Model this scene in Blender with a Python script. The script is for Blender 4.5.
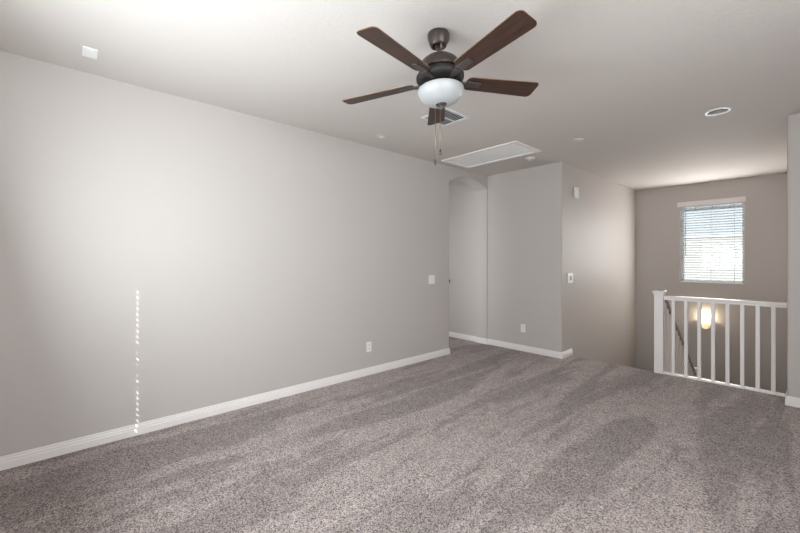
import bpy, bmesh, math, random
from mathutils import Vector, Matrix
random.seed(7)
PI = math.pi
for o in list(bpy.data.objects):
    bpy.data.objects.remove(o, do_unlink=True)
S = bpy.context.scene
COL = S.collection


def P(a, b, z):
    """a = metres to the left of the camera, b = metres along the long wall, z = up."""
    return Vector((-a, b, z))


# ------------------------------------------------------------------ camera
YAW = math.radians(47.97)
cam_d = bpy.data.cameras.new('camera')
cam = bpy.data.objects.new('camera', cam_d)
COL.objects.link(cam)
cam.location = (0, 0, 1.372)
cam.rotation_euler = (PI / 2, 0, YAW)
cam_d.sensor_width = 36
cam_d.lens = 371.0 / 800 * 36
cam_d.shift_y = -6.5 / 800
cam_d.clip_start = 0.02
S.camera = cam

# ------------------------------------------------------------------ view, sky, sun, daylight, fill
S.view_settings.view_transform = 'Standard'
S.view_settings.look = 'None'
S.view_settings.gamma = 1
S.view_settings.exposure = 0.26
S.view_settings.use_curve_mapping = False
S.cycles.use_denoising = True
S.cycles.max_bounces = 10
S.cycles.diffuse_bounces = 7
S.cycles.transparent_max_bounces = 12
S.cycles.sample_clamp_indirect = 6
S.cycles.caustics_reflective = False
S.cycles.caustics_refractive = False

W = bpy.data.worlds.new('sky')
S.world = W
W.use_nodes = True
bg = W.node_tree.nodes['Background']
bg.inputs[0].default_value = (0.86, 0.93, 1.0, 1)
bg.inputs[1].default_value = 3.0


def light(name, kind, loc, energy, color=(1, 1, 1), direction=None, **kw):
    d = bpy.data.lights.new(name, kind)
    d.energy = energy
    d.color = color
    for k, v in kw.items():
        setattr(d, k, v)
    o = bpy.data.objects.new(name, d)
    COL.objects.link(o)
    o.location = loc
    if direction is not None:
        o.rotation_euler = Vector(direction).to_track_quat('-Z', 'Y').to_euler()
    return o


# sun: travels to +a and +b, 40 degrees high, only reaches the room through the cord holes of the back blind
SUN_DIR = P(0.94, 0.80, 0) + Vector((0, 0, -1.235 * math.tan(math.radians(41.7))))
light('sun', 'SUN', (0, -6, 8), 10.0, (1, 0.95, 0.88), SUN_DIR, angle=math.radians(0.4))
# back window daylight off its blind, and fill at an added right-hand window
light('back_window_daylight', 'AREA', P(1.65, -0.33, 1.74), 100, (0.87, 0.955, 1.0), P(0, 1, 0.19), shape='RECTANGLE', size=2.05, size_y=1.35)
light('right_fill_light', 'AREA', P(-1.56, 1.1, 1.6), 68, (0.94, 0.975, 1.0), P(1, 0, 0.2), shape='RECTANGLE', size=1.9, size_y=1.35)
# sky seen by the stair window (portal into the world light)
D_WIN = 8.388
pt = light('stair_window_portal', 'AREA', P(1.186, 8.60, 1.667), 1, (1, 1, 1), P(0, -1, 0), shape='RECTANGLE', size=0.86, size_y=1.39)
pt.data.cycles.is_portal = True
light('hall_fill_light', 'AREA', P(4.08, 3.43, 1.4), 11, (0.92, 0.97, 1.0), P(0, 1, 0), shape='RECTANGLE', size=0.52, size_y=2.2)  # added fill lamp at the closed hall end, no window there
light('stair_window_daylight', 'AREA', P(1.186, D_WIN - .03, 1.667), 33, (1.0, 0.985, 0.965), P(0, -1, 0), shape='RECTANGLE', size=0.82, size_y=1.3)


# ------------------------------------------------------------------ materials
def mat(name, color, rough=0.5, metallic=0.0, bump=None, spec=0.5, mottling=None, emission=None, trans=None):
    m = bpy.data.materials.new(name)
    m.use_nodes = True
    nt = m.node_tree
    N, L = nt.nodes, nt.links
    b = N['Principled BSDF']
    b.inputs['Base Color'].default_value = (*color, 1)
    b.inputs['Roughness'].default_value = rough
    b.inputs['Metallic'].default_value = metallic
    b.inputs['Specular IOR Level'].default_value = spec
    geo = N.new('ShaderNodeNewGeometry')
    if mottling:
        sc, amt = mottling
        n = N.new('ShaderNodeTexNoise')
        n.inputs['Scale'].default_value = sc
        n.inputs['Detail'].default_value = 4
        L.new(geo.outputs['Position'], n.inputs['Vector'])
        mx = N.new('ShaderNodeMix')
        mx.data_type = 'RGBA'
        mx.inputs[6].default_value = (*[c * (1 - amt) for c in color], 1)
        mx.inputs[7].default_value = (*[min(1, c * (1 + amt)) for c in color], 1)
        L.new(n.outputs['Fac'], mx.inputs[0])
        L.new(mx.outputs[2], b.inputs['Base Color'])
    if bump:
        sc, st, dist = bump
        n2 = N.new('ShaderNodeTexNoise')
        n2.inputs['Scale'].default_value = sc
        n2.inputs['Detail'].default_value = 3
        L.new(geo.outputs['Position'], n2.inputs['Vector'])
        bp = N.new('ShaderNodeBump')
        bp.inputs['Strength'].default_value = st
        bp.inputs['Distance'].default_value = dist
        L.new(n2.outputs['Fac'], bp.inputs['Height'])
        L.new(bp.outputs['Normal'], b.inputs['Normal'])
    if emission:
        b.inputs['Emission Color'].default_value = (*emission[0], 1)
        b.inputs['Emission Strength'].default_value = emission[1]
    return m


M = {}
M['wall'] = mat('grey_wall_paint', (0.508, 0.470, 0.445), 0.52, bump=(140, 0.12, 0.004), spec=0.32, mottling=(1.3, 0.015))
M['ceiling'] = mat('ceiling_paint', (0.59, 0.55, 0.522), 0.8, bump=(60, 0.25, 0.006), spec=0.2)
M['trim'] = mat('white_trim_paint', (0.80, 0.76, 0.74), 0.35, mottling=(5, 0.02))
M['plastic'] = mat('white_plastic', (0.78, 0.78, 0.77), 0.35, mottling=(20, 0.01))
M['plastic_grey'] = mat('grey_plastic', (0.22, 0.215, 0.21), 0.4, mottling=(40, 0.03))
M['slot'] = mat('dark_slot', (0.03, 0.03, 0.03), 0.6, mottling=(40, 0.03))
M['bronze'] = mat('oil_rubbed_bronze', (0.075, 0.058, 0.052), 0.38, metallic=0.55, bump=(300, 0.05, 0.001), mottling=(18, 0.08))
M['bronze_dark'] = mat('dark_bronze', (0.014, 0.012, 0.011), 0.6, metallic=0.2, mottling=(18, 0.08))
M['bracket'] = mat('bracket_bronze', (0.10, 0.085, 0.078), 0.4, metallic=0.5, mottling=(18, 0.08))
M['brass'] = mat('chain_metal', (0.30, 0.22, 0.15), 0.35, metallic=0.8, mottling=(30, 0.1))
M['ceiling_device'] = mat('off_white_plastic', (0.63, 0.58, 0.555), 0.5, mottling=(20, 0.01))
M['steel'] = mat('painted_grille_steel', (0.62, 0.62, 0.62), 0.4, mottling=(30, 0.02))
M['duct_shade'] = mat('painted_duct_shade', (0.14, 0.14, 0.14), 0.8, mottling=(30, 0.1))
M['panel'] = mat('hatch_panel_white', (0.92, 0.94, 0.94), 0.6, bump=(90, 0.2, 0.004), mottling=(12, 0.03))
M['baffle'] = mat('can_baffle_grey', (0.30, 0.30, 0.29), 0.5, mottling=(20, 0.05))
M['slat'] = mat('blind_slat_white', (0.86, 0.86, 0.84), 0.45, mottling=(12, 0.01))
M['cord'] = mat('blind_cord_grey', (0.45, 0.46, 0.45), 0.7, mottling=(60, 0.05))
M['vinyl'] = mat('white_vinyl_frame', (0.82, 0.83, 0.82), 0.4, mottling=(12, 0.01))
M['handrail'] = mat('taupe_handrail_paint', (0.36, 0.33, 0.30), 0.45, mottling=(20, 0.08))
M['stucco'] = mat('pale_stucco', (0.31, 0.305, 0.30), 0.9, bump=(40, 0.4, 0.02), mottling=(3, 0.04))
M['tile'] = mat('grey_roof_tile', (0.165, 0.175, 0.19), 0.9, spec=0.15, mottling=(2.5, 0.12), bump=(20, 0.5, 0.02))
M['fascia'] = mat('eave_board', (0.40, 0.395, 0.385), 0.7, mottling=(3, 0.05))
M['door'] = mat('white_door_paint', (0.70, 0.70, 0.69), 0.4, mottling=(6, 0.02))
M['knob'] = mat('dark_knob', (0.02, 0.018, 0.016), 0.35, metallic=0.6, mottling=(40, 0.05))
M['roofdeck'] = mat('roof_deck', (0.3, 0.28, 0.26), 0.9, mottling=(3, 0.1))
M['ground'] = mat('pale_gravel', (0.55, 0.50, 0.44), 0.95, mottling=(6, 0.2), bump=(60, 0.5, 0.02))


def mat_bowl():
    m = mat('frosted_glass_bowl', (0.38, 0.39, 0.395), 0.35, mottling=(9, 0.015))
    b = m.node_tree.nodes['Principled BSDF']
    b.inputs['Subsurface Weight'].default_value = 0.1
    b.inputs['Subsurface Radius'].default_value = (0.03, 0.03, 0.03)
    b.inputs['Subsurface Scale'].default_value = 1.0
    return m


M['bowl'] = mat_bowl()


def mat_shade():
    m = bpy.data.materials.new('sconce_frosted_glass')
    m.use_nodes = True
    N, L = m.node_tree.nodes, m.node_tree.links
    N.remove(N['Principled BSDF'])
    out = N['Material Output']
    tl = N.new('ShaderNodeBsdfTranslucent')
    tl.inputs[0].default_value = (0.55, 0.50, 0.40, 1)
    df = N.new('ShaderNodeBsdfDiffuse')
    df.inputs[0].default_value = (0.60, 0.55, 0.46, 1)
    em = N.new('ShaderNodeEmission')
    em.inputs[0].default_value = (1, 0.80, 0.52, 1)
    em.inputs[1].default_value = 0.10
    n = N.new('ShaderNodeTexNoise')
    n.inputs['Scale'].default_value = 14
    mx = N.new('ShaderNodeMixShader')
    rng = N.new('ShaderNodeMapRange')
    rng.inputs['To Min'].default_value = 0.35
    rng.inputs['To Max'].default_value = 0.45
    L.new(n.outputs['Fac'], rng.inputs['Value'])
    L.new(rng.outputs[0], mx.inputs[0])
    L.new(tl.outputs[0], mx.inputs[1])
    L.new(df.outputs[0], mx.inputs[2])
    ad = N.new('ShaderNodeAddShader')
    L.new(mx.outputs[0], ad.inputs[0])
    L.new(em.outputs[0], ad.inputs[1])
    L.new(ad.outputs[0], out.inputs[0])
    return m


M['shade'] = mat_shade()


def mat_glass():
    m = bpy.data.materials.new('window_glass')
    m.use_nodes = True
    N, L = m.node_tree.nodes, m.node_tree.links
    N.remove(N['Principled BSDF'])
    out = N['Material Output']
    tr = N.new('ShaderNodeBsdfTransparent')
    tr.inputs[0].default_value = (0.94, 0.97, 0.97, 1)
    gl = N.new('ShaderNodeBsdfGlossy')
    gl.inputs['Roughness'].default_value = 0.02
    fr = N.new('ShaderNodeFresnel')
    fr.inputs[0].default_value = 1.45
    mx = N.new('ShaderNodeMixShader')
    L.new(fr.outputs[0], mx.inputs[0])
    L.new(tr.outputs[0], mx.inputs[1])
    L.new(gl.outputs[0], mx.inputs[2])
    L.new(mx.outputs[0], out.inputs[0])
    return m


M['glass'] = mat_glass()


def mat_wood(name, c1, c2):
    m = mat(name, c1, 0.42)
    N, L = m.node_tree.nodes, m.node_tree.links
    b = N['Principled BSDF']
    uv = N.new('ShaderNodeUVMap')
    mp = N.new('ShaderNodeMapping')
    mp.inputs['Scale'].default_value = (3, 55, 1)
    n = N.new('ShaderNodeTexNoise')
    n.inputs['Scale'].default_value = 1.6
    n.inputs['Detail'].default_value = 5
    L.new(uv.outputs[0], mp.inputs[0])
    L.new(mp.outputs[0], n.inputs['Vector'])
    r = N.new('ShaderNodeValToRGB')
    r.color_ramp.elements[0].position = 0.3
    r.color_ramp.elements[0].color = (*c1, 1)
    r.color_ramp.elements[1].position = 0.72
    r.color_ramp.elements[1].color = (*c2, 1)
    L.new(n.outputs['Fac'], r.inputs[0])
    L.new(r.outputs[0], b.inputs['Base Color'])
    return m


M['walnut'] = mat_wood('walnut_blade', (0.024, 0.012, 0.009), (0.064, 0.031, 0.022))
M['blade_edge'] = mat('blade_edge_wood', (0.22, 0.13, 0.08), 0.5, mottling=(30, 0.1))


def mat_carpet():
    m = mat('taupe_carpet', (0.3, 0.27, 0.26), 0.95, spec=0.1)
    N, L = m.node_tree.nodes, m.node_tree.links
    b = N['Principled BSDF']
    geo = N.new('ShaderNodeNewGeometry')
    # tuft grain
    n1 = N.new('ShaderNodeTexNoise')
    n1.inputs['Scale'].default_value = 105
    n1.inputs['Detail'].default_value = 4
    n1.inputs['Roughness'].default_value = 0.75
    L.new(geo.outputs['Position'], n1.inputs['Vector'])
    r1 = N.new('ShaderNodeValToRGB')
    e = r1.color_ramp.elements
    e[0].position, e[0].color = 0.28, (0.080, 0.058, 0.053, 1)
    e[1].position, e[1].color = 0.72, (0.585, 0.502, 0.477, 1)
    vo = N.new('ShaderNodeTexVoronoi')
    vo.inputs['Scale'].default_value = 185
    L.new(geo.outputs['Position'], vo.inputs['Vector'])
    sp = N.new('ShaderNodeSeparateColor')
    L.new(vo.outputs['Color'], sp.inputs[0])
    gm = N.new('ShaderNodeMix')
    gm.inputs[0].default_value = 0.45
    L.new(n1.outputs['Fac'], gm.inputs[2])
    L.new(sp.outputs[0], gm.inputs[3])
    L.new(gm.outputs[0], r1.inputs[0])
    # vacuum nap: long bands that run along the room
    mp = N.new('ShaderNodeMapping')
    mp.inputs['Rotation'].default_value = (0, 0, math.radians(4))
    mp.inputs['Scale'].default_value = (2.6, 0.42, 1)
    L.new(geo.outputs['Position'], mp.inputs[0])
    n2 = N.new('ShaderNodeTexNoise')
    n2.inputs['Scale'].default_value = 1.0
    n2.inputs['Detail'].default_value = 6
    n2.inputs['Roughness'].default_value = 0.62
    n2.inputs['Distortion'].default_value = 0.35
    L.new(mp.outputs[0], n2.inputs['Vector'])
    r2 = N.new('ShaderNodeMapRange')
    r2.interpolation_type = 'SMOOTHSTEP'
    r2.inputs['From Min'].default_value = 0.465
    r2.inputs['From Max'].default_value = 0.535
    r2.inputs['To Min'].default_value = 0.80
    r2.inputs['To Max'].default_value = 1.10
    L.new(n2.outputs['Fac'], r2.inputs['Value'])
    # foot marks and small scuffs
    n3 = N.new('ShaderNodeTexNoise')
    n3.inputs['Scale'].default_value = 7
    n3.inputs['Detail'].default_value = 3
    L.new(geo.outputs['Position'], n3.inputs['Vector'])
    r3 = N.new('ShaderNodeMapRange')
    r3.inputs['From Min'].default_value = 0.3
    r3.inputs['From Max'].default_value = 0.7
    r3.inputs['To Min'].default_value = 0.90
    r3.inputs['To Max'].default_value = 1.08
    L.new(n3.outputs['Fac'], r3.inputs['Value'])
    mu = N.new('ShaderNodeMath')
    mu.operation = 'MULTIPLY'
    L.new(r2.outputs[0], mu.inputs[0])
    L.new(r3.outputs[0], mu.inputs[1])
    mx = N.new('ShaderNodeVectorMath')
    mx.operation = 'SCALE'
    L.new(r1.outputs[0], mx.inputs[0])
    L.new(mu.outputs[0], mx.inputs['Scale'])
    L.new(mx.outputs[0], b.inputs['Base Color'])
    bp = N.new('ShaderNodeBump')
    bp.inputs['Strength'].default_value = 0.8
    bp.inputs['Distance'].default_value = 0.008
    L.new(gm.outputs[0], bp.inputs['Height'])
    L.new(bp.outputs['Normal'], b.inputs['Normal'])
    b.inputs['Sheen Weight'].default_value = 0.15
    return m


M['carpet'] = mat_carpet()


# ------------------------------------------------------------------ mesh helpers
class MB:
    def __init__(self):
        self.bm = bmesh.new()
        self.uv = None

    def poly(self, pts, mi=0):
        f = self.bm.faces.new([self.bm.verts.new(p) for p in pts])
        f.material_index = mi
        return f

    def box(self, a0, a1, b0, b1, z0, z1, mi=0, bevel=0.0):
        r = bmesh.ops.create_cube(self.bm, size=1)
        vs = r['verts']
        for v in vs:
            v.co = P(a0 + (a1 - a0) * (v.co.x + .5), b0 + (b1 - b0) * (v.co.y + .5), z0 + (z1 - z0) * (v.co.z + .5))
        fs = {f for v in vs for f in v.link_faces}
        for f in fs:
            f.material_index = mi
        if bevel > 0:
            es = list({e for v in vs for e in v.link_edges})
            bmesh.ops.bevel(self.bm, geom=es, offset=bevel, segments=2, affect='EDGES', profile=0.6)
        return self

    def prism(self, loop, off, mi=0):
        """loop of Vectors, extruded by vector off"""
        off = Vector(off)
        n = len(loop)
        v0 = [self.bm.verts.new(p) for p in loop]
        v1 = [self.bm.verts.new(p + off) for p in loop]
        self.bm.faces.new(v0).material_index = mi
        self.bm.faces.new(v1[::-1]).material_index = mi
        for i in range(n):
            self.bm.faces.new((v0[i], v0[(i + 1) % n], v1[(i + 1) % n], v1[i])).material_index = mi
        return self

    def lathe(self, c, prof, seg=48, axis='z', mi=0, a0=0.0, a1=2 * PI):
        """prof: (radius, offset along axis) from c (world Vector)"""
        full = abs(a1 - a0 - 2 * PI) < 1e-6
        n = seg if full else seg + 1
        rings = []
        for r, z in prof:
            if r < 1e-6:
                rings.append([self.bm.verts.new(c + self._ax(0, 0, z, axis))])
            else:
                rings.append([self.bm.verts.new(c + self._ax(r * math.cos(a0 + (a1 - a0) * i / seg), r * math.sin(a0 + (a1 - a0) * i / seg), z, axis)) for i in range(n)])
        for q in range(len(rings) - 1):
            A, B = rings[q], rings[q + 1]
            m = seg
            for i in range(m):
                j = (i + 1) % n if full else i + 1
                try:
                    if len(A) == 1 and len(B) == 1:
                        continue
                    if len(A) == 1:
                        f = self.bm.faces.new((A[0], B[j], B[i]))
                    elif len(B) == 1:
                        f = self.bm.faces.new((A[i], A[j], B[0]))
                    else:
                        f = self.bm.faces.new((A[i], A[j], B[j], B[i]))
                    f.smooth = True
                    f.material_index = mi
                except ValueError:
                    pass
        return self

    @staticmethod
    def _ax(x, y, z, axis):
        if axis == 'z':
            return Vector((x, y, z))
        if axis == 'y':
            return Vector((x, z, y))
        return Vector((z, x, y))

    def tube(self, pts, r, seg=10, mi=0):
        prev = None
        for i, p in enumerate(pts):
            t = (pts[min(i + 1, len(pts) - 1)] - pts[max(i - 1, 0)]).normalized()
            u = t.cross(Vector((0, 0, 1)))
            if u.length < 1e-3:
                u = t.cross(Vector((1, 0, 0)))
            u.normalize()
            w = t.cross(u)
            ring = [self.bm.verts.new(p + r * (u * math.cos(2 * PI * k / seg) + w * math.sin(2 * PI * k / seg))) for k in range(seg)]
            if prev:
                for k in range(seg):
                    f = self.bm.faces.new((prev[k], prev[(k + 1) % seg], ring[(k + 1) % seg], ring[k]))
                    f.smooth = True
                    f.material_index = mi
            else:
                self.bm.faces.new(ring)
            prev = ring
        self.bm.faces.new(prev)
        return self

    def build(self, name, mats, parent=None, smooth_angle=None):
        bm = self.bm
        bmesh.ops.recalc_face_normals(bm, faces=bm.faces[:])
        off = Vector((0, 0, 0))
        q = parent
        while q is not None:
            off += q.location
            q = q.parent
        if off.length > 0:
            bmesh.ops.translate(bm, verts=bm.verts[:], vec=-off)
        me = bpy.data.meshes.new(name)
        bm.to_mesh(me)
        bm.free()
        o = bpy.data.objects.new(name, me)
        COL.objects.link(o)
        for mm in (mats if isinstance(mats, (list, tuple)) else [mats]):
            me.materials.append(M[mm])
        if parent is not None:
            o.parent = parent
        return o


def thing(name, loc, label, cat, group=None):
    o = bpy.data.objects.new(name, None)
    COL.objects.link(o)
    o.location = loc
    o.empty_display_size = 0.1
    o['label'] = label
    o['category'] = cat
    if group:
        o['group'] = group
    return o


def struct(o):
    o['kind'] = 'structure'
    return o


def tag(o, label, cat, group=None):
    o['label'] = label
    o['category'] = cat
    if group:
        o['group'] = group
    return o


# ------------------------------------------------------------------ room shell
A, B, C, D, E = 3.546, 5.124, 2.329, 8.388, 5.38
H = 2.74
BACK = -0.40
RIGHT = -1.65
AT = 3.757        # hall side of the long wall
HALL = 4.360      # end wall of the hall
LOW = -1.295      # stair landing

# carpeted floor with its edge at the stairwell
f = MB()
loop = [P(A + .9, BACK - .1, 0), P(A + .9, B + .06, 0), P(C + .06, B + .06, 0), P(C + .06, E, 0), P(0.158 - .08, E, 0), P(0.158 - .08, B + .06, 0), P(RIGHT - .1, B + .06, 0), P(RIGHT - .1, BACK - .1, 0)]
f.prism(loop, (0, 0, -0.28))
struct(f.build('floor', 'carpet'))

# ceiling
f = MB()
f.box(HALL + .2, RIGHT - .2, BACK - .2, D + .2, H, H + 0.12)
ceil = struct(f.build('ceiling', 'ceiling'))
# recess for the can light
cut = MB()
cut.lathe(P(0.578, 4.452, H), [(0, -0.05), (0.074, -0.05), (0.074, 0.10), (0, 0.10)], 40)
cutter = cut.build('cutter', 'ceiling')
md = ceil.modifiers.new('recess', 'BOOLEAN')
md.operation = 'DIFFERENCE'
md.solver = 'EXACT'
md.object = cutter
bpy.context.view_layer.update()
dg = bpy.context.evaluated_depsgraph_get()
newme = bpy.data.meshes.new_from_object(ceil.evaluated_get(dg))
ceil.modifiers.clear()
ceil.data = newme
bpy.data.objects.remove(cutter, do_unlink=True)

# roof over the house (keeps the sun off the rooms), unseen overhang on the right added to shade the added window
f = MB()
f.box(HALL + .6, RIGHT - 2.6, BACK - .18, D + .45, H + .14, H + .24)
struct(f.build('roof', 'roofdeck'))

# long left wall with the arched hall opening
ARCH0, ARCH1, SPR, APEX = 4.158, 5.104, 2.522, 2.648
arc = []
w2 = (ARCH1 - ARCH0) / 2
rise = APEX - SPR
R_ = (w2 * w2 + rise * rise) / (2 * rise)
for i in range(25):
    t = -1 + 2 * i / 24
    x = t * w2
    arc.append(P(A, (ARCH0 + ARCH1) / 2 + x, APEX - R_ + math.sqrt(R_ * R_ - x * x)))
f = MB()
f.box(A, AT, BACK - .2, ARCH0, -0.02, H)
f.box(A, AT, ARCH1, B, -0.02, H)
for i in range(24):
    p, q = arc[i], arc[i + 1]
    f.prism([p, q, Vector((q.x, q.y, H)), Vector((p.x, p.y, H))], P(AT - A, 0, 0))
bmesh.ops.remove_doubles(f.bm, verts=f.bm.verts[:], dist=1e-5)
wall_left = f.build('wall_left', 'wall')
struct(wall_left)
tops = [fc for fc in wall_left.data.polygons]

# wall between hall and stair: faces the room, end turns into the stairwell
f = MB()
rc = 0.02
loop = [P(HALL + .15, B, 0)]
for k in range(7):            # bullnose corner
    an = PI / 2 * k / 6
    loop.append(P(C + rc - rc * math.sin(an), B + rc - rc * math.cos(an), 0))
loop += [P(C, D, 0), P(C + .15, D, 0), P(C + .15, B + .15, 0), P(HALL + .15, B + .15, 0)]
loop = [p + Vector((0, 0, -2.9)) for p in loop]
f.prism(loop, (0, 0, H + 2.9))
wc = struct(f.build('wall_middle', 'wall'))

# stair far wall with window opening
WA0, WA1, WZ0, WZ1 = 0.748, 1.622, 0.968, 2.375
f = MB()
f.box(C + .2, WA1, D, D + .2, -2.9, H)
f.box(WA0, -.1, D, D + .2, -2.9, H)
f.box(WA1, WA0, D, D + .2, -2.9, WZ0)
f.box(WA1, WA0, D, D + .2, WZ1, H)
struct(f.build('wall_far', 'wall'))

# right part: wall that ends the room, and stair side wall
f = MB()
WE, WR = 0.156, 5.075
f.prism([p + Vector((0, 0, -2.9)) for p in [P(RIGHT - .15, WR, 0), P(WE - .02, WR, 0), P(WE - .006, WR + .006, 0), P(WE, WR + .02, 0), P(WE, D, 0), P(WE - .15, D, 0), P(WE - .15, WR + .15, 0), P(RIGHT - .15, WR + .15, 0)]], (0, 0, H + 2.9))
struct(f.build('wall_right_end', 'wall'))

# right wall with an opening added for fill light, back wall with a window opening
RB0, RB1 = 0.15, 2.05
f = MB()
f.box(RIGHT, RIGHT - .15, BACK - .2, RB0, -.02, H)
f.box(RIGHT, RIGHT - .15, RB1, B, -.02, H)
f.box(RIGHT, RIGHT - .15, RB0, RB1, -.02, 0.92)
f.box(RIGHT, RIGHT - .15, RB0, RB1, 2.28, H)
struct(f.build('wall_right', 'wall'))
BA0, BA1, BZ0, BZ1 = 0.65, 2.75, 0.97, 2.60
f = MB()
f.box(AT, BA1, BACK, BACK - .15, -.02, H)
f.box(BA0, RIGHT - .15, BACK, BACK - .15, -.02, H)
f.box(BA1, BA0, BACK, BACK - .15, -.02, BZ0)
f.box(BA1, BA0, BACK, BACK - .15, BZ1, H)
struct(f.build('wall_back', 'wall'))

# hall: end wall with a door, near wall
f = MB()
f.box(HALL, HALL + .12, 3.4, 4.22, -.02, H)
f.box(HALL, HALL + .12, 5.115, B, -.02, H)
f.box(HALL, HALL + .12, 4.22, 5.115, 2.05, H)
struct(f.build('wall_hall', 'wall'))
f = MB()
f.box(AT, HALL + .12, 3.28, 3.4, -.02, H)
struct(f.build('wall_hall_near', 'wall'))
d = MB()
d.box(HALL + .02, HALL + .06, 4.225, 5.112, 0.012, 2.045)
for z0, z1 in ((0.2, 0.95), (1.15, 1.9)):
    for b0, b1 in ((4.33, 4.61), (4.70, 4.97)):
        d.box(HALL + .012, HALL + .022, b0, b1, z0, z1, bevel=0.004)
door = struct(d.build('door_1', 'door'))
k = MB()
k.lathe(P(HALL + .02, 5.052, 1.0), [(0, -.0), (.03, 0), (.03, .008), (.012, .012), (.012, .035), (.026, .045), (.028, .068), (.018, .084), (0, .086)], 20, axis='x')
k.build('door_knob', 'knob', door)


# ------------------------------------------------------------------ baseboards
def base_profile():
    # (distance from wall, height)
    return [(0, 0), (0.014, 0), (0.014, 0.048), (0.0105, 0.052), (0.0105, 0.066), (0.0065, 0.072), (0.0065, 0.083), (0.003, 0.088), (0, 0.088)]


def baseboard(name, path, side):
    """path of (a,b) points on the wall face; side=+1/-1 picks the room side"""
    f = MB()
    prof = base_profile()
    n = len(path)
    pts = [Vector((-a, b)) for a, b in path]
    rings = []
    for i in range(n):
        d0 = (pts[i] - pts[i - 1]).normalized() if i > 0 else None
        d1 = (pts[i + 1] - pts[i]).normalized() if i < n - 1 else None
        if d0 is None: d0 = d1
        if d1 is None: d1 = d0
        n0 = Vector((-d0.y, d0.x)) * side
        n1 = Vector((-d1.y, d1.x)) * side
        mt = (n0 + n1)
        mt = mt / (mt.length_squared / 2) if mt.length > 1e-4 else n0
        rings.append([f.bm.verts.new((pts[i].x + mt.x * q, pts[i].y + mt.y * q, z)) for q, z in prof])
    m = len(prof)
    for i in range(n - 1):
        for k_ in range(m):
            f.bm.faces.new((rings[i][k_], rings[i][(k_ + 1) % m], rings[i + 1][(k_ + 1) % m], rings[i + 1][k_]))
    f.bm.faces.new(rings[0])
    f.bm.faces.new(rings[-1])
    return struct(f.build(name, 'trim'))


baseboard('baseboard_left', [(A, BACK), (A, ARCH0), (AT, ARCH0), (AT, 3.4)], -1)
baseboard('baseboard_hall', [(HALL, B), (AT, B)], -1)
baseboard('baseboard_arch', [(AT, B), (AT, ARCH1), (A, ARCH1), (A, B)], -1)
baseboard('baseboard_middle', [(A, B), (C, B), (C, E + .075)], -1)
baseboard('baseboard_right', [(WE, E - .05), (WE, WR), (RIGHT, WR)], -1)

# ------------------------------------------------------------------ stairs behind the railing
st = MB()
TR, RI = 0.25, 0.185
for i in range(6):
    z = -RI * (i + 1)
    st.box(C, 1.30, E + TR * i, E + TR * (i + 1) + .02, z - .2, z)
st.box(C, 0.158, E + TR * 6, D, LOW - .15, LOW)
for i in range(6):
    z = LOW - RI * (i + 1)
    st.box(1.20, 0.158, E + TR * (5 - i), E + TR * (6 - i) + .02, z - .2, z)
struct(st.build('stairs', 'carpet'))
f = MB()
f.box(C + .1, 0.0, B + .1, D, -2.95, -2.85)
struct(f.build('floor_lower', 'carpet'))
f = MB()
f.box(C, 0.158, E - .12, E - .04, -2.9, -.28)
struct(f.build('wall_below', 'wall'))

# ------------------------------------------------------------------ stair window
w = MB()
fw = 0.035
w.box(WA1, WA1 - fw, D + .10, D + .16, WZ0, WZ1)
w.box(WA0 + fw, WA0, D + .10, D + .16, WZ0, WZ1)
w.box(WA1, WA0, D + .10, D + .16, WZ0, WZ0 + fw)
w.box(WA1, WA0, D + .10, D + .16, WZ1 - fw, WZ1)
win = struct(w.build('window_1', 'vinyl'))
lin = MB()
lin.box(WA1 - .0005, WA1 - .005, D + .002, D + .10, WZ0 + .005, WZ1 - .005)
lin.box(WA0 + .005, WA0 + .0005, D + .002, D + .10, WZ0 + .005, WZ1 - .005)
lin.box(WA1 - .0005, WA0 + .0005, D + .002, D + .10, WZ0 + .0005, WZ0 + .005)
lin.box(WA1 - .0005, WA0 + .0005, D + .002, D + .10, WZ1 - .005, WZ1 - .0005)
lin.build('reveal_liner', 'vinyl', win)
g = MB()
g.box(WA1 - fw, WA0 + fw, D + .128, D + .132, WZ0 + fw, WZ1 - fw)
g.build('window_pane', 'glass', win)

bl = thing('window_blind', P(1.185, D + .05, WZ0), 'white slatted blind with a beige valance hanging in the stair window', 'blind')
f = MB()
f.box(1.657, 0.732, D - .022, D - .004, 2.343, 2.428, bevel=0.004)
f.box(1.657, 1.648, D - .008, D + .0, 2.343, 2.428)
f.box(0.741, 0.732, D - .008, D + .0, 2.343, 2.428)
v = f.build('valance', 'valance_paint' if 'valance_paint' in M else 'trim', bl)
f = MB()
f.box(WA1 - .006, WA0 + .006, D + .02, D + .075, WZ1 - .045, WZ1 - .002)
f.build('headrail', 'slat', bl)
f = MB()
PITCH = 0.0445
z = WZ0 + .045
tilt = math.radians(-10)
hw = 0.024
while z < WZ1 - .055:
    db, dz = hw * math.cos(tilt), hw * math.sin(tilt)
    bc = D + .048
    crown = 0.003
    th = 0.0022
    pts = [(bc - db, z - dz), (bc, z + crown), (bc + db, z + dz), (bc + db, z + dz + th), (bc, z + crown + th), (bc - db, z - dz + th)]
    f.prism([P(WA1 - .008, b_, z_) for b_, z_ in pts], P(-(WA1 - WA0 - .016), 0, 0))
    z += PITCH
f.build('slats', 'slat', bl)
f = MB()
f.box(WA1 - .012, WA0 + .012, D + .025, D + .071, WZ0 + .004, WZ0 + .026, bevel=0.003)
f.build('bottom_rail', 'slat', bl)
for aa in (WA1 - .06, (WA0 + WA1) / 2, WA0 + .13):
    f = MB()
    f.tube([P(aa, D + .022, WZ1 - .03), P(aa, D + .022, WZ0 + .02)], 0.0016, 6)
    f.tube([P(aa, D + .074, WZ1 - .03), P(aa, D + .074, WZ0 + .02)], 0.0016, 6)
    f.build('ladder_cord', 'cord', bl)
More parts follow.
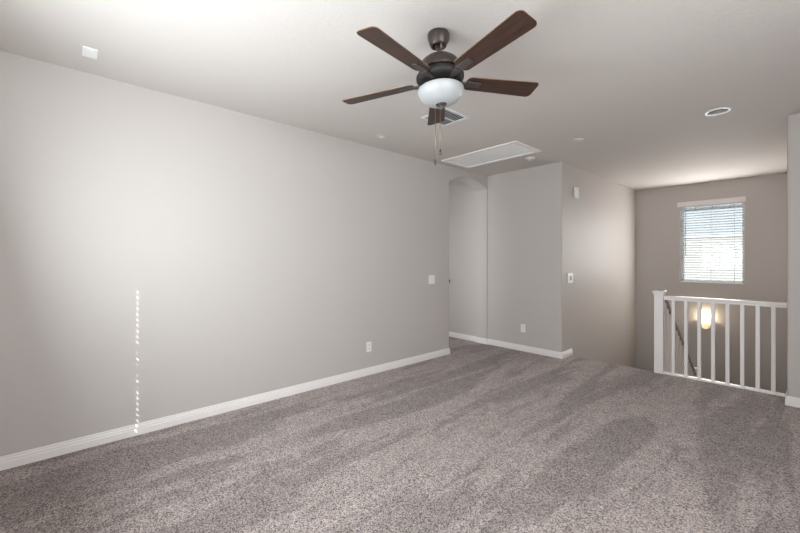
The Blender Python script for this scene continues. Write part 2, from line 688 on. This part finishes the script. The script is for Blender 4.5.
f = MB()
f.tube([P(WA1 - .085, D + .012, WZ1 - .05), P(WA1 - .085, D + .010, 1.50)], 0.005, 8)
f.lathe(P(WA1 - .085, D + .010, 1.50), [(0, -.05), (.007, -.048), (.0075, -.01), (.005, 0), (0, 0)], 10)
f.build('tilt_wand', 'cord', bl)

# neighbouring house beyond that window
nb = thing('neighbour_house', P(1.0, 13, -3), 'pale stucco house with grey tiled roof seen through the window blind', 'house')
f = MB()
f.box(6, -6, 12.6, 18, -3.0, 2.02)
f.build('house_wall', 'stucco', nb)
f = MB()
f.prism([P(6.4, 12.592, 1.95), P(6.4, 12.592, 2.05), P(6.4, 14.6, 2.93), P(6.4, 18.3, 2.05), P(6.4, 18.3, 1.93)], P(-12.8, 0, 0))
f.build('tiled_roof', 'tile', nb)
f = MB()
for kk in range(30):
    aa = 6.2 - kk * 0.42
    f.tube([P(aa, 14.6, 2.97), P(aa - .40, 14.6, 3.0)], 0.085, 8)
f.build('ridge_caps', 'tile', nb)
f = MB()
f.box(6.4, -6.4, 12.585, 12.599, 1.97, 2.05)
f.build('eave_board', 'fascia', nb)
f = MB()
f.box(20, -20, -20, 40, -3.1, -3.0)
struct(f.build('ground', 'ground'))

# ------------------------------------------------------------------ back window with closed blind (sun dots come through its cord holes)
w = MB()
w.box(BA1, BA1 - fw, BACK - .12, BACK - .08, BZ0, BZ1)
w.box(BA0 + fw, BA0, BACK - .12, BACK - .08, BZ0, BZ1)
w.box(BA1, BA0, BACK - .12, BACK - .08, BZ0, BZ0 + fw)
w.box(BA1, BA0, BACK - .12, BACK - .08, BZ1 - fw, BZ1)
struct(w.build('window_2', 'vinyl'))
bb = thing('window_blind', P(1.9, BACK + .03, BZ0 - .05), 'closed white slatted blind over the window behind the camera', 'blind')
f = MB()
SP = 0.044
z = 0.907
cols = (2.62, 1.636)
hb = 0.010
idx = 0
e0, e1 = BA1 + .06, BA0 - .06
OPEN = {0: set(range(4, 30)) - {15, 19}, 1: {30, 31}}      # slats whose cord hole lets the sun through
HALF = {12, 14, 16, 18}                                     # holes made smaller to dim these sun dots
while z < BZ1 + .03:
    zt = z + SP
    b0, b1 = BACK + .030, BACK + .0325
    f.box(e0, cols[0] + hb, b0, b1, z, zt)
    f.box(cols[0] - hb, cols[1] + hb, b0, b1, z, zt)
    f.box(cols[1] - hb, e1, b0, b1, z, zt)
    zc = z + SP / 2
    for ci, cc in enumerate(cols):
        if idx not in OPEN[ci]:
            f.box(cc + hb, cc - hb, b0, b1, z, zt)
        else:
            hh = 0.004 if idx in HALF else 0.008
            f.box(cc + hb, cc - hb, b0, b1, z, zc - hh)
            f.box(cc + hb, cc - hb, b0, b1, zc + hh, zt)
    z = zt
    idx += 1
f.build('slats', 'slat', bb)
f = MB()
f.box(e0, e1, BACK + .002, BACK + .06, z, z + .07)
f.build('valance', 'trim', bb)
f = MB()
f.box(e0, e1, BACK + .002, BACK + .05, BZ0 - .085, BZ0 - .06)
f.build('bottom_rail', 'slat', bb)

# added, unseen right-hand window frame, put in to carry the fill light
w = MB()
w.box(RIGHT - .06, RIGHT - .10, RB0, RB0 + fw, .92, 2.28)
w.box(RIGHT - .06, RIGHT - .10, RB1 - fw, RB1, .92, 2.28)
w.box(RIGHT - .06, RIGHT - .10, RB0, RB1, .92, .92 + fw)
w.box(RIGHT - .06, RIGHT - .10, RB0, RB1, 2.28 - fw, 2.28)
w.box(RIGHT - .06, RIGHT - .10, (RB0 + RB1) / 2 - .02, (RB0 + RB1) / 2 + .02, .92, 2.28)
w3 = struct(w.build('fill_window', 'vinyl'))
g = MB()
g.box(RIGHT - .078, RIGHT - .082, RB0, RB1, .92, 2.28)
g.build('window_pane', 'glass', w3)

# ------------------------------------------------------------------ landing railing
rl = thing('stair_railing', P(1.242, E, 0), 'white landing railing with square balusters at the carpet edge', 'railing')
BR = E + .012
f = MB()
f.box(1.289, 1.197, E - .045, E + .047, -.26, 0.958, bevel=0.004)
nw = f.build('newel_post', 'trim', rl)
f = MB()
f.box(1.305, 1.181, E - .061, E + .063, 0.972, 0.998, bevel=0.008)
f.box(1.297, 1.189, E - .053, E + .055, 0.955, 0.974, bevel=0.004)
f.build('post_cap', 'trim', nw)
f = MB()
f.box(1.20, 0.158, BR - .032, BR + .032, 0.912, 0.940, bevel=0.008)
f.box(1.20, 0.158, BR - .020, BR + .020, 0.890, 0.913, bevel=0.003)
f.build('top_rail', 'trim', rl)
f = MB()
f.box(1.20, 0.158, E - .03, E + .045, -0.02, 0.018, bevel=0.004)
f.box(1.20, 0.158, E + .002, E + .03, -0.28, -0.018)
f.build('bottom_rail', 'trim', rl)
for aa in (1.105, .983, .861, .739, .617, .498, .378, .262):
    f = MB()
    f.box(aa + .0165, aa - .0165, BR - .0165, BR + .0165, 0.012, 0.895, bevel=0.002)
    f.build('baluster', 'trim', rl)

# sloping stair guard going down from the newel post
sg = thing('stair_guard', P(1.245, E + .1, -.2), 'sloping stair balustrade with dark handrail going down behind the landing railing', 'railing')
SL = -0.74
def zr(b_): return 0.88 + SL * (b_ - 5.60)
b0, b1 = E + .066, 7.36
f = MB()
sec = [(-.028, -.022), (.028, -.022), (.034, .0), (.028, .024), (-.028, .024), (-.034, 0)]
f.prism([P(1.245 + q, b0, zr(b0) + r_) for q, r_ in sec], P(0, b1 - b0, zr(b1) - zr(b0)))
f.build('handrail', 'handrail', sg)
f = MB()
zs = -0.02
def zst(b_): return 0.06 + SL * (b_ - E)
f.prism([P(1.272, b0, zst(b0)), P(1.272, b0, zst(b0) - .34), P(1.272, b1, zst(b1) - .34), P(1.272, b1, zst(b1))], P(-.05, 0, 0))
f.build('stringer', 'trim', sg)
bq = E + .15
while bq < 7.3:
    f = MB()
    f.box(1.261, 1.229, bq - .016, bq + .016, zst(bq) - .02, zr(bq) - .015)
    f.build('baluster', 'trim', sg)
    bq += 0.115
f = MB()
f.box(1.29, 1.20, 7.36, 7.45, LOW, zr(7.36) + .09, bevel=.004)
f.build('newel_post', 'trim', sg)

# ------------------------------------------------------------------ wall sconce in the stairwell
SA, SZ = 1.245, 0.15
sc = thing('wall_sconce', P(SA, D, SZ), 'lit frosted wall sconce glowing warm behind the railing balusters', 'wall lamp')
f = MB()
f.lathe(P(SA, D - .05, SZ + .02), [(0.0, -0.008), (.02, -0.005), (.045, .012), (.062, .04), (.068, .08), (.070, .165)], 28)
f.build('glass_shade', 'shade', sc)
f = MB()
f.box(SA + .045, SA - .045, D - .012, D - .001, SZ + .05, SZ + .16, bevel=.004)
f.build('back_plate', 'plastic', sc)
f = MB()
f.lathe(P(SA, D - .05, SZ + .17), [(0, -.04), (.012, -.035), (.02, -.01), (.02, .02), (0, .03)], 14)
f.build('bulb', 'shade', sc)
light('sconce_light', 'POINT', P(SA, D - .05, SZ + .225), 5.0, (1, 0.84, 0.62), shadow_soft_size=0.03)

# ------------------------------------------------------------------ ceiling fan
FA, FB = 1.508, 1.672
FC = P(FA, FB, 0)
fan = thing('ceiling_fan', P(FA, FB, H), 'dark bronze ceiling fan with five walnut blades and white bowl light', 'ceiling fan')
f = MB()
f.lathe(FC, [(0, H), (.056, H), (.063, H - .004), (.067, H - .013), (.066, H - .028), (.060, H - .052), (.052, H - .070), (.047, H - .080), (.041, H - .083), (.036, H - .076), (.033, H - .04), (0, H - .035)], 40)
f.build('canopy', 'bronze', fan)
f = MB()
f.lathe(FC, [(0, 2.70), (.011, 2.70), (.011, 2.59), (0, 2.59)], 20)
f.lathe(FC, [(0, 2.606), (.018, 2.604), (.020, 2.596), (.020, 2.58), (0, 2.58)], 20)
f.build('downrod', 'bronze', fan)
f = MB()
f.lathe(FC, [(0, 2.594), (.03, 2.594), (.06, 2.590), (.088, 2.579), (.110, 2.561), (.121, 2.540), (.125, 2.518), (.126, 2.502), (.120, 2.498), (0, 2.498)], 64)
f.build('motor_housing', 'bronze', fan)
f = MB()
f.lathe(FC, [(0, 2.499), (.100, 2.499), (.102, 2.486), (.136, 2.482), (.143, 2.474), (.143, 2.460), (.135, 2.444), (.110, 2.436), (.07, 2.434), (0, 2.434)], 64)
f.build('rotor_ring', 'bronze_dark', fan)
f = MB()
f.lathe(FC, [(0, 2.436), (.062, 2.436), (.062, 2.405), (.072, 2.400), (.078, 2.388), (0, 2.388)], 40)
f.build('light_fitter', 'bracket', fan)
f = MB()
prof = []
for i in range(17):
    t = PI / 2 * i / 16
    prof.append((0.137 * math.cos(t) ** 0.8 if i < 16 else 0.0, 2.392 - 0.088 * math.sin(t)))
prof = [(0.0, 2.40), (.09, 2.40), (.13, 2.398), (.137, 2.392)] + prof[1:]
f.lathe(FC, prof, 56)
f.build('light_bowl', 'bowl', fan)
f = MB()
f.lathe(FC, [(0, 2.312), (.030, 2.311), (.034, 2.306), (.030, 2.299), (.018, 2.294), (.014, 2.284), (.016, 2.277), (.010, 2.270), (0, 2.268)], 28)
f.build('finial', 'bronze', fan)


def fan_blade(theta):
    ZB = 2.448
    PITCHB = math.radians(12)
    u = Vector((math.cos(theta), math.sin(theta)))      # (a,b) outward
    t = Vector((-math.sin(theta), math.cos(theta)))
    def pt(r, w, dz=0.0):
        return P(FA + u.x * r + t.x * w * math.cos(PITCHB), FB + u.y * r + t.y * w * math.cos(PITCHB), ZB + w * math.sin(PITCHB) + dz)
    # outline: narrow rounded root, wide blunt tip with rounded corners
    out = []
    r0, r1, w0, w1 = 0.165, 0.648, 0.054, 0.067
    def corner(rc_, wc_, rad, s0, s1, n=6):
        for i in range(n + 1):
            an = s0 + (s1 - s0) * i / n
            out.append((rc_ + rad * math.cos(an), wc_ + rad * math.sin(an)))
    corner(r0 + .03, -w0 + .03, .03, 1.5 * PI, PI)
    out.reverse()
    o2 = []
    o2 += [(r0 + .035 + .035 * math.cos(x), w0 - .035 + .035 * math.sin(x)) for x in [PI - PI / 2 * i / 6 for i in range(7)]]
    o2 += [(r1 - .03 + .03 * math.cos(x), w1 - .03 + .03 * math.sin(x)) for x in [PI / 2 - PI / 2 * i / 6 for i in range(7)]]
    o2 += [(r1 - .03 + .03 * math.cos(x), -w1 + .03 + .03 * math.sin(x)) for x in [0 - PI / 2 * i / 6 for i in range(7)]]
    o2 += [(r0 + .035 + .035 * math.cos(x), -w0 + .035 + .035 * math.sin(x)) for x in [-PI / 2 - PI / 2 * i / 6 for i in range(7)]]
    f = MB()
    uvl = f.bm.loops.layers.uv.new('UVMap')
    bot = [f.bm.verts.new(pt(r, w, 0)) for r, w in o2]
    top = [f.bm.verts.new(pt(r, w, 0.005)) for r, w in o2]
    for vs, rev in ((bot, False), (top, True)):
        fc = f.bm.faces.new(vs)
        for lp, (r, w) in zip(fc.loops, o2):
            lp[uvl].uv = (r + theta, w)
    n = len(o2)
    for i in range(n):
        fc = f.bm.faces.new((bot[i], bot[(i + 1) % n], top[(i + 1) % n], top[i]))
        fc.material_index = 1
    bl_ = f.build('blade', ['walnut', 'blade_edge'], fan)
    # bracket under the blade
    f = MB()
    def bar(r_a, r_b, wa, wb, za, zb, th):
        lo = [pt(r_a, -wa, za), pt(r_b, -wb, zb), pt(r_b, wb, zb), pt(r_a, wa, za)]
        f.prism(lo, (0, 0, -th))
    bar(0.085, 0.165, .016, .018, -.002, -.002, .012)
    bar(0.16, 0.262, .024, .017, -.0005, -.0005, .007)
    for (r, w) in ((.18, .012), (.18, -.012), (.245, 0)):
        f.lathe(pt(r, w, -.007), [(0, -.004), (.005, -.003), (.006, 0), (0, 0.001)], 10)
    f.build('blade_bracket', 'bracket', bl_)


for kk in range(5):
    fan_blade(math.radians(45.2 + 72 * kk))


# the whole fan below the canopy hangs about three degrees out of true
GA, GB = -0.0516, 0.009


def hang(o):
    for ch in o.children:
        if ch.name.startswith('canopy'):
            continue
        for q in [ch] + list(ch.children):
            for v in q.data.vertices:
                da, db, zz = -v.co.x, v.co.y, v.co.z + 0.06
                v.co = Vector((-(da - GA * zz), db - GB * zz, v.co.z + GA * da + GB * db))


hang(fan)
CA, CB = FA + GA * .39, FB + GB * .39


def pull_chain(aa, bb_, z0, z1):
    f = MB()
    n = int((z0 - z1) / 0.02)
    f.tube([P(aa, bb_, z0), P(aa, bb_, z1)], 0.0017, 6)
    ch = f.build('pull_chain', 'brass', fan)
    f = MB()
    f.lathe(P(aa, bb_, z1), [(0, .004), (.003, .002), (.0065, -.014), (.0075, -.024), (.004, -.032), (0, -.033)], 12)
    f.build('chain_pull', 'bronze', ch)


# chains hang beside the finial: one on the left, one on the right of it as seen from the room
pull_chain(CA + .026, CB - .026, 2.286, 1.975)
pull_chain(CA + .004, CB - .006, 2.286, 2.035)

# ------------------------------------------------------------------ ceiling vent
vt = thing('ceiling_vent', P(2.34, 2.70, H), 'white slotted ceiling air vent just behind the fan bowl', 'air vent')
va0, va1, vb0, vb1 = 2.19, 2.51, 2.53, 2.87
f = MB()
fr_ = 0.028
f.box(va1, va1 - fr_, vb0, vb1, H - .012, H - .0005, bevel=.003)
f.box(va0 + fr_, va0, vb0, vb1, H - .012, H - .0005, bevel=.003)
f.box(va1 - fr_, va0 + fr_, vb0, vb0 + fr_, H - .012, H - .0005, bevel=.003)
f.box(va1 - fr_, va0 + fr_, vb1 - fr_, vb1, H - .012, H - .0005, bevel=.003)
f.build('vent_frame', 'steel', vt)
f = MB()
f.box(va1 - .02, va0 + .02, vb0 + .02, vb1 - .02, H - .003, H - .0008)  # dark sheet painted in for the duct's shade, no hole cut
f.build('dark_backing', 'duct_shade', vt)
f = MB()
am = (va0 + va1) / 2
f.box(am + .006, am - .006, vb0 + fr_, vb1 - fr_, H - .011, H - .003)
nn = 9
for i in range(nn):
    bq = vb0 + fr_ + (vb1 - vb0 - 2 * fr_) * (i + .5) / nn
    f.prism([P(va1 - fr_, bq - .011, H - .011), P(va1 - fr_, bq + .008, H - .005), P(va1 - fr_, bq + .010, H - .005), P(va1 - fr_, bq - .009, H - .011)], P(-(va1 - va0 - 2 * fr_), 0, 0))
f.build('louvers', 'steel', vt)

# ------------------------------------------------------------------ attic hatch
ht = thing('attic_hatch', P(2.83, 4.12, H), 'white rectangular attic hatch panel framed in the ceiling before the arch', 'attic hatch')
ha0, ha1, hb0, hb1 = 2.262, 3.40, 3.82, 4.415
fr_ = 0.045
f = MB()
f.box(ha1, ha0, hb0, hb0 + fr_, H - .017, H - .0005, bevel=.004)
f.box(ha1, ha0, hb1 - fr_, hb1, H - .017, H - .0005, bevel=.004)
f.box(ha1, ha1 - fr_, hb0 + fr_, hb1 - fr_, H - .017, H - .0005, bevel=.004)
f.box(ha0 + fr_, ha0, hb0 + fr_, hb1 - fr_, H - .017, H - .0005, bevel=.004)
f.build('hatch_trim', 'trim', ht)
f = MB()
f.box(ha1 - fr_ - .004, ha0 + fr_ + .004, hb0 + fr_ + .004, hb1 - fr_ - .004, H - .006, H - .0008)
f.build('hatch_panel', 'panel', ht)

# ------------------------------------------------------------------ can light
cl = thing('recessed_light', P(0.578, 4.452, H), 'round recessed ceiling light with white trim ring near the stairwell', 'ceiling light')
f = MB()
f.lathe(P(.578, 4.452, H), [(.072, -.0005), (.100, -.0005), (.098, -.006), (.088, -.010), (.074, -.008), (.071, -.002), (.072, -.0005)], 44)
f.build('trim_ring', 'plastic', cl)
f = MB()
f.lathe(P(.578, 4.452, H), [(.0735, 0), (.066, .045), (.055, .08), (0, .082)], 40)
f.build('baffle', 'baffle', cl)

# ------------------------------------------------------------------ small ceiling devices
sd = thing('smoke_detector', P(2.522, 4.615, H), 'round white smoke detector on the ceiling beside the attic hatch', 'smoke detector')
f = MB()
f.lathe(P(2.522, 4.615, H), [(0, -.0005), (.068, -.0005), (.068, -.010), (.062, -.014), (.058, -.028), (.045, -.034), (0, -.035)], 36)
f.build('detector_body', 'ceiling_device', sd)
f = MB()
f.lathe(P(2.522, 4.615, H), [(0, -.034), (.014, -.0345), (.013, -.038), (0, -.038)], 16)
f.build('test_button', 'steel', sd)

cp = thing('ceiling_plate', P(1.78, 4.34, H), 'small round white blank plate on the ceiling above the thermostat wall', 'cover plate')
f = MB()
f.lathe(P(1.78, 4.34, H), [(0, -.0005), (.062, -.0005), (.062, -.004), (.056, -.008), (0, -.009)], 32)
f.build('plate', 'ceiling_device', cp)

sm = thing('ceiling_sensor', P(3.178, 2.585, H), 'small flat white square sensor on the ceiling left of the vent', 'sensor')
f = MB()
f.box(3.228, 3.128, 2.535, 2.635, H - .012, H - .0005, bevel=.004)
f.build('sensor_body', 'ceiling', sm)
f = MB()
f.box(3.205, 3.151, 2.558, 2.612, H - .016, H - .011, bevel=.002)
f.build('sensor_lens', 'plastic', sm)

jb = thing('ceiling_sensor', P(3.175, .12, H), 'small white rectangular box on the ceiling at the far left above the long wall', 'sensor')
f = MB()
f.box(3.245, 3.107, .080, .158, H - .010, H - .0005, bevel=.003)
f.build('sensor_body', 'plastic', jb)
f = MB()
f.box(3.225, 3.127, .097, .141, H - .0125, H - .009, bevel=.002)
f.build('sensor_face', 'plastic', jb)


# ------------------------------------------------------------------ wall plates
def on_left(a_wall, b_, z_):
    """frame for a plate on a wall facing -a: returns mapping (u along b, n out of wall, z)"""
    return lambda u, n, zz: P(a_wall - n, b_ + u, z_ + zz)


def on_face(b_wall, a_, z_):
    return lambda u, n, zz: P(a_ - u, b_wall - n, z_ + zz)


def fbox(m, F, u0, u1, n0, n1, z0, z1, bevel=0.0):
    p, q = F(u0, n0, z0), F(u1, n1, z1)
    m.box(-p.x, -q.x, p.y, q.y, p.z, q.z, bevel=bevel)


def outlet(F, label):
    o = thing('wall_outlet', F(0, 0, 0), label, 'outlet', 'wall outlets')
    m = MB()
    fbox(m, F, -.037, .037, .0005, .006, -.060, .060, bevel=.002)
    m.build('cover_plate', 'plastic', o)
    for zc in (-.021, .021):
        m = MB()
        fbox(m, F, -.017, .017, .0055, .0075, zc - .014, zc + .014, bevel=.0008)
        r_ = m.build('receptacle', 'plastic', o)
        m = MB()
        fbox(m, F, -.008, -.0055, .0072, .0079, zc - .003, zc + .008)
        fbox(m, F, .0055, .008, .0072, .0079, zc - .003, zc + .008)
        fbox(m, F, -.002, .002, .0072, .0079, zc - .010, zc - .006)
        m.build('slots', 'slot', r_)
    return o


outlet(on_left(A, 2.693, .335), 'white outlet low on the long left wall')
outlet(on_face(B, 2.910, .345), 'white outlet low on the wall right of the arched opening')

F = on_left(A, 3.788, 1.10)
o = thing('light_switch', F(0, 0, 0), 'white double switch plate on the long wall beside the arch', 'light switch')
m = MB()
fbox(m, F, -.060, .060, .0005, .006, -.060, .060, bevel=.002)
m.build('cover_plate', 'plastic', o)
for uc in (-.024, .024):
    m = MB()
    fbox(m, F, uc - .0165, uc + .0165, .0055, .0075, -.033, .033, bevel=.0008)
    p0, p1, p2 = F(uc - .013, .007, -.028), F(uc - .013, .013, .028), F(uc - .013, .007, .028)
    m.prism([p0, p1, p2], F(uc + .013, 0, 0) - F(uc - .013, 0, 0))
    m.build('rocker', 'plastic', o)

F = on_left(C, 5.385, 1.112)
o = thing('thermostat', F(0, 0, 0), 'small white wall control with a grey centre at the stair corner', 'thermostat')
m = MB()
fbox(m, F, -.075, .075, .0005, .014, -.070, .070, bevel=.003)
m.build('housing', 'plastic', o)
m = MB()
fbox(m, F, -.036, .036, .0135, .0155, -.034, .036, bevel=.001)
m.build('display', 'plastic_grey', o)
m = MB()
for q in (-.015, .015):
    fbox(m, F, q - .008, q + .008, .0138, .017, -.056, -.048)
m.build('buttons', 'plastic', o)

F = on_left(C, 5.575, 2.36)
o = thing('door_chime', F(0, 0, 0), 'white chime box high on the wall above the thermostat', 'door chime')
m = MB()
fbox(m, F, -.050, .050, .0005, .032, -.076, .076, bevel=.005)
m.build('chime_cover', 'plastic', o)
m = MB()
fbox(m, F, -.030, .030, .0315, .034, -.050, .050, bevel=.001)
m.build('cover_panel', 'plastic', o)
